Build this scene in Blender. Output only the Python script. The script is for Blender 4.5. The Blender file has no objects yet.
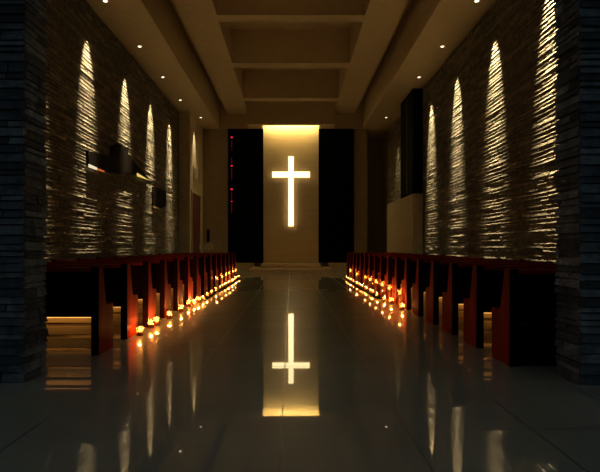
import bpy, math, random
from mathutils import Vector
random.seed(11)
S = bpy.context.scene
COL = S.collection
PI = math.pi
CH = 1.17            # eye height
F = 480.0            # focal length in pixels of a 600 px wide frame

# ------------------------------------------------------------------ materials
def new_mat(name):
    m = bpy.data.materials.new(name); m.use_nodes = True
    nt = m.node_tree
    return m, nt, nt.nodes['Principled BSDF']

def simple(name, col, rough=.6, spec=.5, metal=0, bump=0, bscale=30, var=0.0, vscale=4, stretch=(1, 1, 1)):
    m, nt, b = new_mat(name)
    b.inputs['Roughness'].default_value = rough
    b.inputs['Specular IOR Level'].default_value = spec
    b.inputs['Metallic'].default_value = metal
    b.inputs['Base Color'].default_value = (*col, 1)
    tc = nt.nodes.new('ShaderNodeTexCoord')
    mp = nt.nodes.new('ShaderNodeMapping'); mp.inputs['Scale'].default_value = stretch
    nt.links.new(tc.outputs['Object'], mp.inputs['Vector'])
    if var:
        n = nt.nodes.new('ShaderNodeTexNoise'); n.inputs['Scale'].default_value = vscale; n.inputs['Detail'].default_value = 6
        nt.links.new(mp.outputs['Vector'], n.inputs['Vector'])
        r = nt.nodes.new('ShaderNodeMapRange')
        r.inputs['From Min'].default_value = .3; r.inputs['From Max'].default_value = .7
        r.inputs['To Min'].default_value = 1 - var; r.inputs['To Max'].default_value = 1 + var
        nt.links.new(n.outputs['Fac'], r.inputs['Value'])
        mx = nt.nodes.new('ShaderNodeVectorMath'); mx.operation = 'SCALE'
        mx.inputs[0].default_value = col
        nt.links.new(r.outputs['Result'], mx.inputs['Scale'])
        nt.links.new(mx.outputs['Vector'], b.inputs['Base Color'])
    if bump:
        n = nt.nodes.new('ShaderNodeTexNoise'); n.inputs['Scale'].default_value = bscale; n.inputs['Detail'].default_value = 4
        nt.links.new(mp.outputs['Vector'], n.inputs['Vector'])
        bp = nt.nodes.new('ShaderNodeBump'); bp.inputs['Strength'].default_value = bump; bp.inputs['Distance'].default_value = .02
        nt.links.new(n.outputs['Fac'], bp.inputs['Height'])
        nt.links.new(bp.outputs['Normal'], b.inputs['Normal'])
    return m

def emit(name, col, strength):
    m, nt, b = new_mat(name)
    b.inputs['Base Color'].default_value = (0, 0, 0, 1)
    b.inputs['Emission Color'].default_value = (*col, 1)
    b.inputs['Emission Strength'].default_value = strength
    return m

def stone_mat(name, c0, c1, c2, bump=.8):
    m, nt, b = new_mat(name)
    L = nt.links
    geo = nt.nodes.new('ShaderNodeNewGeometry')
    ramp = nt.nodes.new('ShaderNodeValToRGB')
    e = ramp.color_ramp.elements
    e[0].position = 0; e[0].color = (*c0, 1)
    e[1].position = 1; e[1].color = (*c2, 1)
    k = e.new(.6); k.color = (*c1, 1)
    L.new(geo.outputs['Random Per Island'], ramp.inputs['Fac'])
    tc = nt.nodes.new('ShaderNodeTexCoord')
    n = nt.nodes.new('ShaderNodeTexNoise'); n.inputs['Scale'].default_value = 7; n.inputs['Detail'].default_value = 8
    n.inputs['Roughness'].default_value = .65
    L.new(tc.outputs['Object'], n.inputs['Vector'])
    r = nt.nodes.new('ShaderNodeMapRange')
    r.inputs['From Min'].default_value = .32; r.inputs['From Max'].default_value = .7
    r.inputs['To Min'].default_value = .45; r.inputs['To Max'].default_value = 1.35
    L.new(n.outputs['Fac'], r.inputs['Value'])
    mx = nt.nodes.new('ShaderNodeVectorMath'); mx.operation = 'SCALE'
    L.new(ramp.outputs['Color'], mx.inputs[0]); L.new(r.outputs['Result'], mx.inputs['Scale'])
    L.new(mx.outputs['Vector'], b.inputs['Base Color'])
    mp = nt.nodes.new('ShaderNodeMapping'); mp.inputs['Scale'].default_value = (1, .5, 1.6)
    L.new(tc.outputs['Object'], mp.inputs['Vector'])
    n2 = nt.nodes.new('ShaderNodeTexNoise'); n2.inputs['Scale'].default_value = 22; n2.inputs['Detail'].default_value = 9
    L.new(mp.outputs['Vector'], n2.inputs['Vector'])
    bp = nt.nodes.new('ShaderNodeBump'); bp.inputs['Strength'].default_value = bump; bp.inputs['Distance'].default_value = .05
    L.new(n2.outputs['Fac'], bp.inputs['Height']); L.new(bp.outputs['Normal'], b.inputs['Normal'])
    b.inputs['Roughness'].default_value = .75
    b.inputs['Specular IOR Level'].default_value = .35
    return m

def floor_mat():
    m, nt, b = new_mat('polished_tile')
    L = nt.links
    tc = nt.nodes.new('ShaderNodeTexCoord')
    sx = nt.nodes.new('ShaderNodeSeparateXYZ'); L.new(tc.outputs['Object'], sx.inputs['Vector'])
    def M(op, a, bb=None):
        q = nt.nodes.new('ShaderNodeMath'); q.operation = op
        for i, v in enumerate((a, bb)):
            if v is None: continue
            if isinstance(v, (int, float)): q.inputs[i].default_value = v
            else: L.new(v, q.inputs[i])
        return q.outputs[0]
    def line(out, off):
        f = M('FRACT', M('DIVIDE', M('ADD', out, off), .8))
        return M('LESS_THAN', M('ABSOLUTE', M('SUBTRACT', f, .5)), .006)
    ln = M('MAXIMUM', line(sx.outputs['X'], .4 + 8.06), line(sx.outputs['Y'], .4 + 8 - 3.08))
    n = nt.nodes.new('ShaderNodeTexNoise'); n.inputs['Scale'].default_value = 1.3; n.inputs['Detail'].default_value = 5
    L.new(tc.outputs['Object'], n.inputs['Vector'])
    ramp = nt.nodes.new('ShaderNodeValToRGB')
    ramp.color_ramp.elements[0].position = .3; ramp.color_ramp.elements[0].color = (.38, .42, .34, 1)
    ramp.color_ramp.elements[1].position = .75; ramp.color_ramp.elements[1].color = (.48, .52, .43, 1)
    L.new(n.outputs['Fac'], ramp.inputs['Fac'])
    mix = nt.nodes.new('ShaderNodeMixRGB'); L.new(ln, mix.inputs['Fac'])
    L.new(ramp.outputs['Color'], mix.inputs['Color1']); mix.inputs['Color2'].default_value = (.06, .055, .045, 1)
    L.new(mix.outputs['Color'], b.inputs['Base Color'])
    b.inputs['Roughness'].default_value = .35; b.inputs['Specular IOR Level'].default_value = .3; b.inputs['IOR'].default_value = 1.3
    b.inputs['Coat Weight'].default_value = 1; b.inputs['Coat IOR'].default_value = 2.2
    L.new(M('ADD', M('MULTIPLY', ln, .3), .014), b.inputs['Coat Roughness'])
    return m

MAT = dict(
    stone=stone_mat('stacked_stone', (.15, .12, .075), (.22, .175, .115), (.33, .27, .185)),
    pier=stone_mat('slate_stone', (.06, .072, .083), (.14, .165, .19), (.26, .30, .34), .8),
    floor=floor_mat(),
    plaster=simple('warm_plaster', (.50, .37, .21), .8, .2, bump=.05, bscale=60, var=.05),
    wallplaster=simple('beige_wall_finish', (.42, .32, .19), .8, .2, bump=.05, bscale=60, var=.08),
    altar=simple('altar_panel_finish', (.70, .53, .31), .6, .3, bump=.05, bscale=5, var=.07, vscale=2, stretch=(.25, 1, 3)),
    dais=simple('dais_stone', (.62, .47, .29), .25, .5, var=.1),
    black=simple('black_panel_finish', (.0025, .0025, .0025), .6, .03),
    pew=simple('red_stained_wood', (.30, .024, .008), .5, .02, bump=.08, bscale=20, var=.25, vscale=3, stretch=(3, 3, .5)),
    pewdark=simple('dark_stained_wood_and_shade', (.02, .004, .003), .5, .03, bump=.08, bscale=20, var=.2, vscale=3, stretch=(.6, 3, 3)),
    slat=simple('pale_oak', (.62, .42, .17), .5, .3, var=.12, vscale=5, stretch=(.3, 3, 6)),
    tray=simple('tray_wood', (.02, .009, .005), .7, .1, var=.2),
    wax=simple('candle_wax', (.85, .62, .36), .5, .3),
    wick=simple('wick_black', (.01, .01, .01), .9, .1),
    metal=simple('brushed_metal', (.55, .45, .30), .35, .5, metal=1),
    bronze=simple('dark_bronze_wood', (.010, .006, .004), .7, .05, bump=.1, bscale=12, var=.3),
    door=simple('dark_red_door', (.09, .018, .012), .5, .3, var=.15),
    cross=emit('lit_cross_glow', (1, .80, .40), 3.1),
    lamp=emit('downlight_lens_glow', (1, .83, .55), 5),
    flame=emit('flame_glow', (1, .62, .22), 16),
    led=emit('red_led_glow', (1, .03, .06), .9),
    leddim=emit('dim_red_led_glow', (1, .02, .05), .12),
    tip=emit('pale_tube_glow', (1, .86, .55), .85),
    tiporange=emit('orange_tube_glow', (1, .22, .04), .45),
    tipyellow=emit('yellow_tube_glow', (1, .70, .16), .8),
    strip=emit('added_strip_glow', (1, .6, .2), 1.0),
)
def glow_glass():
    m = bpy.data.materials.new('amber_votive_glass'); m.use_nodes = True
    nt = m.node_tree; nt.nodes.clear(); L = nt.links
    o = nt.nodes.new('ShaderNodeOutputMaterial')
    t = nt.nodes.new('ShaderNodeBsdfTransparent'); t.inputs['Color'].default_value = (1, .80, .55, 1)
    d = nt.nodes.new('ShaderNodeBsdfTranslucent'); d.inputs['Color'].default_value = (.95, .5, .2, 1)
    g = nt.nodes.new('ShaderNodeBsdfGlossy'); g.inputs['Roughness'].default_value = .1
    m1 = nt.nodes.new('ShaderNodeMixShader'); m1.inputs[0].default_value = .18
    m2 = nt.nodes.new('ShaderNodeMixShader'); m2.inputs[0].default_value = .06
    L.new(t.outputs[0], m1.inputs[1]); L.new(d.outputs[0], m1.inputs[2])
    L.new(m1.outputs[0], m2.inputs[1]); L.new(g.outputs[0], m2.inputs[2])
    L.new(m2.outputs[0], o.inputs['Surface'])
    return m
MAT['glass'] = glow_glass()

# ------------------------------------------------------------------ mesh helper
class MB:
    def __init__(s): s.v = []; s.f = []
    def box(s, a, b):
        x0, y0, z0 = a; x1, y1, z1 = b
        i = len(s.v)
        s.v += [(x0,y0,z0),(x1,y0,z0),(x1,y1,z0),(x0,y1,z0),(x0,y0,z1),(x1,y0,z1),(x1,y1,z1),(x0,y1,z1)]
        s.f += [(i,i+3,i+2,i+1),(i+4,i+5,i+6,i+7),(i,i+1,i+5,i+4),(i+1,i+2,i+6,i+5),(i+2,i+3,i+7,i+6),(i+3,i,i+4,i+7)]
        return s
    def prism(s, pts, axis, a, b):
        """polygon extruded along an axis: pts in the two other axes"""
        n = len(pts); i = len(s.v)
        for w in (a, b):
            for p, q in pts:
                s.v.append((w, p, q) if axis == 'x' else (p, w, q) if axis == 'y' else (p, q, w))
        s.f.append(tuple(range(i, i+n))); s.f.append(tuple(range(i+2*n-1, i+n-1, -1)))
        for k in range(n):
            j = (k+1) % n
            s.f.append((i+k, i+n+k, i+n+j, i+j))
        return s
    def lathe(s, prof, seg=16, c=(0,0,0), closed=True):
        i = len(s.v); n = len(prof)
        for k in range(seg):
            a = 2*PI*k/seg
            for r, z in prof: s.v.append((c[0]+r*math.cos(a), c[1]+r*math.sin(a), c[2]+z))
        for k in range(seg):
            k2 = (k+1) % seg
            for j in range(n-1):
                s.f.append((i+k*n+j, i+k2*n+j, i+k2*n+j+1, i+k*n+j+1))
        if closed:
            s.f.append(tuple(i+k*n for k in range(seg-1, -1, -1)))
            s.f.append(tuple(i+k*n+n-1 for k in range(seg)))
        return s
    def build(s, name, mat, parent=None, bevel=0, smooth=False):
        me = bpy.data.meshes.new(name); me.from_pydata(s.v, [], s.f); me.update()
        import bmesh
        bm = bmesh.new(); bm.from_mesh(me); bmesh.ops.recalc_face_normals(bm, faces=bm.faces)
        if bevel: bmesh.ops.bevel(bm, geom=list(bm.edges), offset=bevel, segments=2, affect='EDGES', profile=.6)
        bm.to_mesh(me); bm.free()
        if smooth:
            for p in me.polygons: p.use_smooth = True
        me.materials.append(mat)
        o = bpy.data.objects.new(name, me); COL.objects.link(o)
        if parent: o.parent = parent
        return o

def tag(o, label=None, cat=None, group=None, kind=None):
    if label: o['label'] = label
    if cat: o['category'] = cat
    if group: o['group'] = group
    if kind: o['kind'] = kind
    return o
def empty(name, loc, label, cat, group=None):
    o = bpy.data.objects.new(name, None); COL.objects.link(o); o.location = loc
    o.empty_display_size = .1
    return tag(o, label, cat, group)
def copy_tree(o, parent=None):
    c = o.copy(); COL.objects.link(c); c.parent = parent
    for ch in list(o.children): copy_tree(ch, c)
    return c
def struct(name, mb, mat, label=None, **k):
    o = mb.build(name, mat, **k); o['kind'] = 'structure'
    if label: o['label'] = label
    return o
ORD = ['first','second','third','fourth','fifth','sixth','seventh','eighth','ninth','tenth','eleventh','twelfth',
       'thirteenth','fourteenth','fifteenth','sixteenth','seventeenth','eighteenth','nineteenth','twentieth','twenty-first','twenty-second','twenty-third','twenty-fourth']

# ------------------------------------------------------------------ dimensions
XW = 4.9; ZC = CH + 5.86; YB = 24.0
ZB = CH + 6.6; ZR = CH + 7.8
YF = 4.1

# stacked stone courses laid on a plane X = x (inward = dirx) or a plane Y = y
def courses(mb, axis, plane, sgn, u0, u1, z0, z1, hmin, hmax, lmin, lmax, dep, rnd, tilt=.004):
    z = z0
    while z < z1 - .01:
        h = rnd.uniform(hmin, hmax); zt = min(z+h, z1)
        if z1 - zt < hmin*.5: zt = z1
        u = u0
        base = rnd.uniform(0, dep*.55)
        while u < u1 - .001:
            l = rnd.uniform(lmin, lmax); ut = min(u+l, u1)
            if u1 - ut < lmin*.5: ut = u1
            d = .012 + base + rnd.uniform(0, dep*.45)
            g = .006
            a0, a1 = plane - sgn*.02, plane + sgn*d
            lo, hi = min(a0, a1), max(a0, a1)
            # a slightly tilted top face: outer edge random
            i = len(mb.v)
            if axis == 'x': mb.box((lo, u+g, z+g), (hi, ut-g, zt-g))
            else: mb.box((u+g, lo, z+g), (ut-g, hi, zt-g))
            # irregular front face
            for q in range(i, i+8):
                v = list(mb.v[q]); c = 0 if axis == 'x' else 1
                if abs(v[c]-a1) < 1e-6:
                    if v[2] < (z+zt)/2: v[c] += sgn*tilt
                    v[c] += sgn*rnd.uniform(-.006, .004); v[2] += rnd.uniform(-.004, .004)
                mb.v[q] = tuple(v)
            u = ut
        z = zt
    return mb

rw = random.Random(3)
mb = MB().box((-XW-.25, YF+.1, 0), (-XW, 20.9, ZC))
courses(mb, 'x', -XW, 1, YF+.42, 20.88, 0, ZC-.005, .065, .10, .2, .8, .018, rw, .022)
struct('wall_left', mb, MAT['stone'])
mb = MB().box((XW, YF+.1, 0), (XW+.25, YB, ZC))
courses(mb, 'x', XW, -1, YF+.34, YB-.02, 0, ZC-.005, .065, .10, .2, .8, .018, rw, .022)
struct('wall_right', mb, MAT['stone'])

# entrance piers
def pier(name, side, xi, y0, y1):
    s = side; xo = s*(XW+.25)
    mb = MB().box((min(s*xi, xo), y0, 0), (max(s*xi, xo), y1, ZC))
    courses(mb, 'x', s*xi, -s, y0-.02, y1, 0, ZC-.005, .045, .095, .12, .5, .03, rw, .012)
    u0, u1 = (xi-.03, XW+.2) if s > 0 else (-XW-.2, -xi+.03)
    courses(mb, 'y', y0, -1, u0, u1, 0, ZC-.005, .045, .095, .25, 1.1, .03, rw, .012)
    return struct(name, mb, MAT['pier'])
pier('wall_front_left', -1, 2.32, 4.15, 4.50)
pier('wall_front_right', 1, 2.47, 4.08, 4.43)

struct('floor', MB().box((-5.15, -4, -.2), (5.15, YB+2.2, 0)), MAT['floor'])

# ------------------------------------------------------------------ ceiling
XS = 3.57
mb = MB()
for s in (-1, 1):
    def bx(xa, xb, y0, y1, z0, z1):
        mb.box((min(s*xa, s*xb), y0, z0), (max(s*xa, s*xb), y1, z1))
    bx(XS, XW+.25, YF, YB+2.2, ZC, ZR+.2)          # side soffit
    bx(2.12, 3.17, YF, YB-.12, ZB, ZR+.2)            # long beam
    bx(3.17, XS, YF, YB, CH+7.25, ZR+.2)          # trough between
mb.box((-2.12, YF, ZR), (2.12, YB, ZR+.2))
struct('ceiling', mb, MAT['plaster'])
mb = MB().box((-2.12, 23.0, ZC), (2.12, 23.25, ZR))
struct('trim_1', mb, MAT['plaster'])
for k, (a, b) in enumerate(((6.3, 6.73), (10.0, 10.43), (13.68, 14.11), (17.26, 17.75), (21.38, 21.8))):
    struct('trim_%d' % (k+2), MB().box((-2.12, a, ZB), (2.12, b, ZR)), MAT['plaster'])

# ------------------------------------------------------------------ back wall
mb = MB()
mb.box((-XW-.25, 20.9, 0), (-4.4, YB+.3, ZC))                                      # left return
struct('wall_left_return', mb, MAT['wallplaster'])
mb = MB()
mb.box((-4.4, YB, 0), (-3.15, YB+.3, ZC))
mb.box((-3.15, YB+.25, 0), (3.12, YB+.5, ZR)).box((-3.6, YB, ZC+.001), (-3.15, YB+.5, ZR)).box((3.12, YB, ZC+.001), (3.6, YB+.5, ZR))
mb.box((3.12, YB, 0), (3.82, YB+2.2, ZC))
mb.box((3.82, YB+2.0, 0), (XW+.25, YB+2.2, ZC))
struct('wall_back', mb, MAT['wallplaster'])
struct('wall_right_recess', MB().box((XW, YB, 0), (XW+.25, YB+2.0, ZC)), MAT['wallplaster'])
for s in (-1, 1):
    struct('trim_%d' % (12 if s > 0 else 11), MB().box((min(s*1.385, s*3.57), YB-.12, ZC), (max(s*1.385, s*3.57), YB-.001, ZR)).box((min(s*1.385, s*2.11), 23.252, ZC), (max(s*1.385, s*2.11), YB-.121, ZR-.005)), MAT['plaster'])  # second box added, unseen behind the header, to stop cove light spreading
tag(struct('trim_8', MB().box((-1.38, YB, .36), (1.38, YB+.24, ZR-.02)), MAT['altar']), 'tall pale panel behind the lit cross')
for s, w in ((-1, 'left'), (1, 'right')):
    o = MB().box((min(s*1.385, s*3.14), YB-.12, .362), (max(s*1.385, s*3.14), YB+.24, ZC-.002)).build('black_wall_panel', MAT['black'])
    tag(o, 'tall matt black panel %s of the lit cross' % w, 'panel', 'black panels flanking the cross')
# dais
t = empty('altar_dais', (0, 21, 0), 'low stone altar dais of two steps beneath the lit cross', 'dais')
MB().box((-1.85, 0, 0), (1.85, 2.86, .17)).build('lower_step', MAT['dais'], t, bevel=.01)
MB().box((-1.38, 1.0, .17), (1.38, 2.98, .36)).build('upper_step', MAT['dais'], t, bevel=.01)

MB().box((-3.14, 2.3, .0), (-1.86, 2.98, .36)).build('side_plinth', MAT['dais'], t)
MB().box((1.86, 2.3, .0), (3.14, 2.98, .36)).build('side_plinth', MAT['dais'], t)
# the cross
t = empty('lit_cross', (0, YB-.056, CH), 'large glowing white cross mounted on the pale altar panel', 'cross')
def zp(y, d): return (246.5-y)*d/F
d = YB-.1
ztop, zbot = zp(156.5, d), zp(226, d); zb0, zb1 = zp(177.2, d), zp(171.8, d); hw = .125; bl = 18.6*d/F
pts = [(-hw,zbot),(hw,zbot),(hw,zb0),(bl,zb0),(bl,zb1),(hw,zb1),(hw,ztop),(-hw,ztop),(-hw,zb1),(-bl,zb1),(-bl,zb0),(-hw,zb0)]
MB().prism(pts, 'y', -.06, 0).build('light_panel', MAT['cross'], t)
pts2 = []
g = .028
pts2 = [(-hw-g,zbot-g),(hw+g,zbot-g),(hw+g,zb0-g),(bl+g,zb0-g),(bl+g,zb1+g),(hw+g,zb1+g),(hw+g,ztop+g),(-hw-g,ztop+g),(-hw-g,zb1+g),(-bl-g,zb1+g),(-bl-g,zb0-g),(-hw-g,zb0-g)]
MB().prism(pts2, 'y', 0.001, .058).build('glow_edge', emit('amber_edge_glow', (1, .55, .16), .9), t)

# ------------------------------------------------------------------ right: beige low wall and black cabinet
struct('trim_9', MB().box((4.5, 17.7, 0), (XW, 22.5, 3.12)), MAT['wallplaster'], 'beige boxed plinth against right stone wall')
t = empty('black_column_speaker', (4.69, 18.6, 3.12), 'tall black column loudspeaker on beige plinth at right wall', 'speaker')
MB().box((-.19, -.85, 0), (.19, -.02, ZC-3.12-.01)).build('cabinet', MAT['black'], t, bevel=.01)
MB().box((-.19, .02, 0), (.19, 1.1, ZC-3.12-.01)).build('cabinet', MAT['black'], t, bevel=.01)
MB().box((-.205, -.03, .1), (-.19, .03, ZC-3.12-.1)).build('edge_strip', simple('grey_edge', (.05, .05, .05), .4), t)

# left door in the return, plus fittings
t = struct('door_1', MB().box((-4.43, 21.25, 0), (-4.375, 23.15, 3.58)), MAT['door'], 'dark red door in left return')
MB().box((-4.40, 21.13, 0), (-4.36, 21.25, 3.70)).box((-4.40, 23.15, 0), (-4.36, 23.27, 3.70)).box((-4.40, 21.25, 3.58), (-4.36, 23.15, 3.70)).build('door_frame', MAT['wallplaster'], t)
MB().box((-4.375, 22.9, 1.0), (-4.33, 22.98, 1.25)).build('door_handle', MAT['metal'], t)
t = empty('wall_plaque', (-4.4, 22.3, 4.5), 'faint framed plaque on the beige wall above the dark red door', 'plaque')
MB().box((0.001, -.75, -.32), (.04, .75, .32)).build('board', MAT['wallplaster'], t, bevel=.006)
pk = simple('plaque_relief_finish', (.24, .18, .10), .7)
m = MB()
for (a, b, c, e) in ((-.62,-.24,-.05,-.20),(-.62,.20,-.05,.24),(-.62,-.2,-.56,.2),(-.62,-.02,-.1,.02),(.08,-.24,.14,.24),(.08,.20,.6,.24),(.54,-.24,.6,.24),(.08,-.24,.6,-.20),(.1,-.02,.58,.02)):
    m.box((.04, min(a,c), min(b,e)), (.055, max(a,c), max(b,e)))
m.build('relief', pk, t)
t = empty('wall_handset', (-4.13, YB, 1.4), 'small dark wall-mounted box on back wall beside the door', 'wall box')
MB().box((-.06, -.09, 0), (.06, -.001, .62)).build('body', MAT['black'], t, bevel=.012)
MB().box((-.035, -.11, .34), (.035, -.09, .54)).build('grille', MAT['pewdark'], t, bevel=.005)
o = MB().box((-4.3, YB-.06, 1.02), (-3.86, YB-.001, 1.34)).build('switch_panel', MAT['dais'], bevel=.008)
tag(o, 'pale flat panel on back wall just below the small dark box', 'panel')

# red indicator column on left black panel
def onback(px, py, dd): return ((px-291)*dd/F, dd, CH + (246.5-py)*dd/F)
bx_, by_, bz_ = onback(231.7, 137.5, YB-.13)
t = empty('indicator_strip', (bx_, YB-.118, 0), 'narrow column of small red lights on left black panel', 'indicator light')
MB().box((-.05, -.015, zp(216,d)+CH), (.05, -.001, zp(133,d)+CH)).build('housing', MAT['black'], t)
for py, r, mm in ((137.5,.055,'led'),(150,.03,'leddim'),(166,.05,'led'),(179.5,.03,'leddim'),(189.3,.06,'led'),(201.5,.035,'led')):
    z = zp(py, d)+CH
    MB().box((-r, -.03, z-r*.55), (r, -.015, z+r*.55)).build('red_light', MAT[mm], t, bevel=.008)
for y0, y1 in ((141,147),(158,164),(168,178),(191.5,200),(203,213)):
    MB().box((-.012, -.02, zp(y1,d)+CH), (.012, -.015, zp(y0,d)+CH)).build('dim_line', MAT['leddim'], t)

# ------------------------------------------------------------------ left wall sculptures
XS1 = 4.82
def wp(px, py, X=XS1):
    Y = F*X/(291-px); return (Y, CH + (246.5-py)*Y/F)
t = empty('wall_cross_sculpture', (-XW, 13.7, 3.4), 'dark angular cross-shaped sculpture with lit tips on left stone wall', 'sculpture')
def rel(pts): return [(y-13.7, z-3.4) for y, z in pts]
body = rel([wp(87.6,151),wp(111.5,156.5),wp(111.5,146),wp(118,143.5),wp(128,150),wp(128,155),wp(148,178),wp(148,179.6),wp(128,172),wp(121,174),wp(104,170.5),wp(88.5,165.5)])
MB().prism(body, 'x', .03, .095).build('body', MAT['bronze'], t)
def strip(parent, a, b, th, mat, org, name='light_tube'):
    (y0, z0), (y1, z1) = wp(*a, X=4.80), wp(*b, X=4.80)
    y0 -= org[0]; y1 -= org[0]; z0 -= org[1]; z1 -= org[1]
    MB().prism([(y0,z0),(y1,z1),(y1,z1+th[1]),(y0,z0+th[0])], 'x', .0955, .115).build(name, mat, parent)
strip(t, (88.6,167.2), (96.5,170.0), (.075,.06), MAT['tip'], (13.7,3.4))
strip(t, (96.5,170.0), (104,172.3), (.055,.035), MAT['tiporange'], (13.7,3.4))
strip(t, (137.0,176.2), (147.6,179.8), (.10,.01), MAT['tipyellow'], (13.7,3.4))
t = empty('wall_sculpture', (-XW, 17.8, 3.2), 'smaller dark angular block sculpture further along left stone wall', 'sculpture')
body = [(y-17.8, z-3.2) for y, z in (wp(153,186.5),wp(165.5,191),wp(165.5,207),wp(159,208.5),wp(153,206))]
MB().prism(body, 'x', .03, .095).build('body', MAT['bronze'], t)
strip(t, (153.2,207.6), (159,209.3), (.06,.04), MAT['slat'], (17.8,3.2), 'lower_edge')

# ------------------------------------------------------------------ downlights
def spot(loc, energy, size, aim, blend=1., col=(1,.86,.53), rad=.02, name='downlight_beam', parent=None):
    l = bpy.data.lights.new(name, 'SPOT'); l.energy = energy; l.spot_size = math.radians(size); l.spot_blend = blend
    l.color = col; l.shadow_soft_size = rad
    o = bpy.data.objects.new(name, l); COL.objects.link(o); o.location = loc
    o.rotation_euler = (Vector(aim)).to_track_quat('-Z', 'Y').to_euler()
    if parent: o.parent = parent
    return o
t0 = empty('recessed_downlight', (-4.43, 9.0, ZC), '', 'downlight', 'recessed downlights along the ceiling edges')
ring = MB().lathe([(.045,-.004),(.07,-.02),(.095,-.012),(.095,0),(.045,0)], 24, closed=False)
ring = ring.build('trim_ring', MAT['metal'], t0, smooth=True)
MB().lathe([(.043,-.010),(.043,-.001)], 24).build('lens', MAT['lamp'], ring)
P = 5200
first = True
YL = [6.4, 9.0, 11.45, 14.05, 16.6, 19.2, 21.8]
for s, w in ((-1,'left'),(1,'right')):
    for i, y in enumerate(YL):
        if s > 0 and i == 5: continue
        x = 4.43 if i < 6 else 4.1
        if s > 0 and i == 6: x = 4.32
        o = t0 if first else copy_tree(t0); first = False
        o.location = (s*x, y, ZC)
        n = i if not (s > 0 and i == 6) else 5
        o['label'] = 'recessed ceiling downlight over %s wall, %s from the entrance' % (w, ORD[n])
        if i == 6 and s < 0:
            spot((s*x, y, ZC-.03), P*.11, 44, (s*math.tan(math.radians(4)), 0, -1), name='downlight_beam')
        elif i == 6:
            spot((s*x, y, ZC-.03), P*.10, 30, (s*math.tan(math.radians(9)), 0, -1))
        else:
            k = 1.0 if s > 0 else .8
            k *= random.uniform(.92, 1.05)
            spot((s*x, y, ZC-.03), P*k*.62, 26, (s*math.tan(math.radians(12.5)), 0, -1), blend=.75)
            spot((s*x, y, ZC-.03), P*k*.72, 14.5, (s*math.tan(math.radians(6.2)), 0, -1))

# cove lamp above the altar panel (real tube hidden behind the header)
def area(loc, sx, sy, energy, aim, col, name, parent=None):
    l = bpy.data.lights.new(name, 'AREA'); l.shape = 'RECTANGLE'; l.size = sx; l.size_y = sy; l.energy = energy; l.color = col
    o = bpy.data.objects.new(name, l); COL.objects.link(o); o.location = loc
    o.rotation_euler = Vector(aim).to_track_quat('-Z', 'Y').to_euler()
    if parent: o.parent = parent
    return o
area((0, YB-.22, ZC+.32), 2.7, .10, 62, (0, .25, -1), (1, .78, .30), 'altar_cove_lamp')

# ------------------------------------------------------------------ pews
XOUT = 3.9
def make_pew(side, xa, solid):
    """origin: rear, aisle-side end, floor.  faces +Y"""
    t = empty('pew', (0, 0, 0), '', 'pew')
    s = side; L_ = XOUT-xa
    def X(u, v): return min(s*u, s*v), max(s*u, s*v)
    prof = [(0,0),(.42,0),(.42,.50),(.40,.53),(.22,.53),(.19,.60),(.115,.93),(.10,.95),(0,.95)]
    for u in (0, L_-.08):
        a, b = X(u, u+.08)
        e = MB().prism(prof, 'x', a, b).build('end_panel', MAT['pew'], t, bevel=.006)
        st = MB().box((a-.001, -.012, .002), (b+.001, .004, .952)).build('rear_shade_strip', MAT['pewdark'], e, bevel=.003); st['label'] = 'dark strip painted as shade on the pew end rear'  # dark strip paints the unlit shade onto the panel's rear face
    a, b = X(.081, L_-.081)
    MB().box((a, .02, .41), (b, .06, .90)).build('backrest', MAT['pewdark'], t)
    MB().box((a, -.005, .90), (b, .115, .945)).build('top_rail', MAT['pew'], t, bevel=.006)
    MB().box((a, .065, .41), (b, .41, .45)).build('seat', MAT['pew'], t, bevel=.006)
    if solid:
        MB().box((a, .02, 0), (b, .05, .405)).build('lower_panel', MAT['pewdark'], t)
    else:
        for z0, z1 in ((.32,.375),(.19,.285),(.035,.155)):
            MB().box((a, .20, z0), (b, .222, z1)).build('slat', MAT['slat'], t, bevel=.004)
        m = MB().box((a, .115, .388), (b, .14, .409)).build('added_lamp_bar', MAT['metal'], t)  # bar added as a housing for the invented slat light
    return t
pews = {}
for side, xa, y0, step, n, w in ((-1, 2.06, 5.15, .893, 15, 'left'), (1, 2.13, 4.68, .835, 17, 'right')):
    first = None
    for i in range(n):
        if side > 0 and i == 0:
            o = make_pew(side, xa, True)
        elif first is None:
            o = first = make_pew(side, xa, False)
        else: o = copy_tree(first)
        o.location = (side*xa, y0+i*step, 0)
        o['group'] = 'red wooden pews %s of the aisle' % w
        o['label'] = 'dark red wooden pew on %s side, %s row from the entrance' % (w, ORD[i] if i < n-1 else 'last')
        if not (side > 0 and i == 0) and i < 7:
            e = .5 if (side < 0 and i == 0) else .42
            area((side*(xa+XOUT)/2, y0+i*step+.10, .385), XOUT-xa-.25, .015, e, (0, .8, -.6), (1, .52, .16), 'added_slat_fill')  # added warm fill under the backrest, brightens the slats

# ------------------------------------------------------------------ candles
def make_candle(h, r, wh):
    t = empty('votive_candle', (0,0,0), '', 'candle')
    n = 14
    MB().lathe([(r*.6,.0),(r,.004),(r,h),(r*.93,h),(r*.93,.012),(r*.3,.012)], n, closed=False).build('glass_holder', MAT['glass'], t, smooth=True)
    MB().lathe([(r*.84,.013),(r*.84,wh-.006),(r*.7,wh),(.004,wh-.004)], n).build('wax', MAT['wax'], t, smooth=True)
    wax = [c for c in t.children if c.name.startswith('wax')][0]
    f = MB().lathe([(.002,wh+.008),(.008,wh+.018),(.010,wh+.028),(.006,wh+.044),(.001,wh+.060)], 10).build('flame', MAT['flame'], t, smooth=True)
    MB().lathe([(.0025,wh-.006),(.0025,wh+.016)], 6).build('wick', MAT['wick'], wax)
    return t
protos = {}
KINDS = {'short': (.09, .036, .045), 'big': (.13, .045, .07), 'tall': (.37, .045, .27)}
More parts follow.
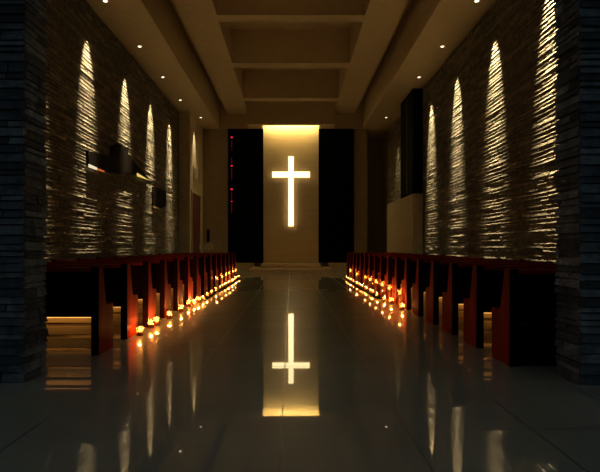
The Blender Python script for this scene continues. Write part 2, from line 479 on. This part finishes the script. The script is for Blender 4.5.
def point(loc, e, name='candle_light'):
    l = bpy.data.lights.new(name, 'POINT'); l.energy = e; l.color = (1, .60, .23); l.shadow_soft_size = .012
    o = bpy.data.objects.new(name, l); COL.objects.link(o); o.location = loc
def candle(kind, x, y, z, label, group, e):
    if kind not in protos: o = protos[kind] = make_candle(*KINDS[kind])
    else: o = copy_tree(protos[kind])
    o.location = (x, y, z); o.rotation_euler.z = random.uniform(0, 6)
    o['label'] = label; o['group'] = group
    if e: point((x, y, z+KINDS[kind][2]+.04), e)
TH = .03
trays = {}
for s, w, x0, x1 in ((-1,'left',1.85,2.045),(1,'right',1.92,2.115)):
    t = empty('candle_tray', (s*(x0+x1)/2, 14.3, 0), 'long low dark wooden candle tray beside the %s pews' % w, 'tray', 'candle trays along the aisle')
    hwid = (x1-x0)/2
    MB().box((-hwid, -3.6, 0), (hwid, 3.6, .018)).build('base', MAT['tray'], t, bevel=.004)
near_left = [('big',1.975,6.27),('big',2.0,6.86),('big',1.99,7.12),('big',1.96,7.75),('big',1.96,8.56),
             ('big',1.985,9.30),('short',1.92,9.50),('short',1.97,9.72),('big',1.92,9.95),('short',1.98,10.15),('short',1.90,10.38)]
near_right = [('big',2.05,8.84),('big',2.05,9.80),('short',2.0,10.28),('short',2.04,10.45)]
desc = {'big': 'stout amber glass candle', 'short': 'short amber glass candle'}
for s, w, lst in ((-1,'left',near_left),(1,'right',near_right)):
    for i, (k, x, y) in enumerate(lst):
        candle(k, s*x, y, 0.001, '%s lit on the floor beside %s pews, %s from the entrance' % (desc[k], w, ORD[i]),
               'floor candles by the %s pews' % w, 9 if k == 'big' else 5)
for s, w, xc in ((-1,'left',1.945),(1,'right',2.015)):
    y = 10.95; i = 0
    while y < 17.7 and i < 22:
        candle('short', s*(xc-random.choice((.035,.05))), y, .019, 'small lit glass votive on the %s tray, %s from the entrance end' % (w, ORD[i]),
               'votives on the %s candle tray' % w, 4 if i % 3 == 0 else 0)
        y += random.choice((.13, .2, .45, .62, .5)); i += 1
    ys = (12.8, 13.7, 14.6, 15.45, 16.35, 17.2) if s < 0 else (8.98, 9.93, 10.72, 11.56, 12.4, 13.25, 14.9, 16.55)
    for i, y in enumerate(ys):
        on = y > 10.6
        candle('tall', s*(xc+.05 if on else xc+.045), y+.12, .019 if on else .001, 'tall glass candle against a %s pew end, %s of the tall ones from entrance' % (w, ORD[i]),
               'tall candles by the %s pew ends' % w, 3)

# ------------------------------------------------------------------ world, camera, view
wd = bpy.data.worlds.new('World'); S.world = wd; wd.use_nodes = True
bg = wd.node_tree.nodes['Background']
nt = wd.node_tree
tc = nt.nodes.new('ShaderNodeTexCoord'); sp = nt.nodes.new('ShaderNodeSeparateXYZ'); rp = nt.nodes.new('ShaderNodeValToRGB')
nt.links.new(tc.outputs['Generated'], sp.inputs[0]); nt.links.new(sp.outputs['Z'], rp.inputs['Fac'])
rp.color_ramp.elements[0].position = 0; rp.color_ramp.elements[0].color = (.02, .025, .03, 1)
rp.color_ramp.elements[1].position = .12; rp.color_ramp.elements[1].color = (.40, .50, .55, 1)
nt.links.new(rp.outputs['Color'], bg.inputs['Color']); bg.inputs['Strength'].default_value = .10

cam = bpy.data.cameras.new('Camera'); co = bpy.data.objects.new('Camera', cam); COL.objects.link(co)
cam.sensor_width = 36; cam.lens = 36*F/600
co.location = (0, 0, CH); co.rotation_euler = (PI/2, 0, 0)
cam.shift_x = 9/600; cam.shift_y = 10.5/600
cam.clip_start = .05; cam.clip_end = 200
S.camera = co
S.view_settings.view_transform = 'Standard'
S.view_settings.look = 'None'
S.view_settings.gamma = 1; S.view_settings.use_curve_mapping = False
S.view_settings.exposure = 0
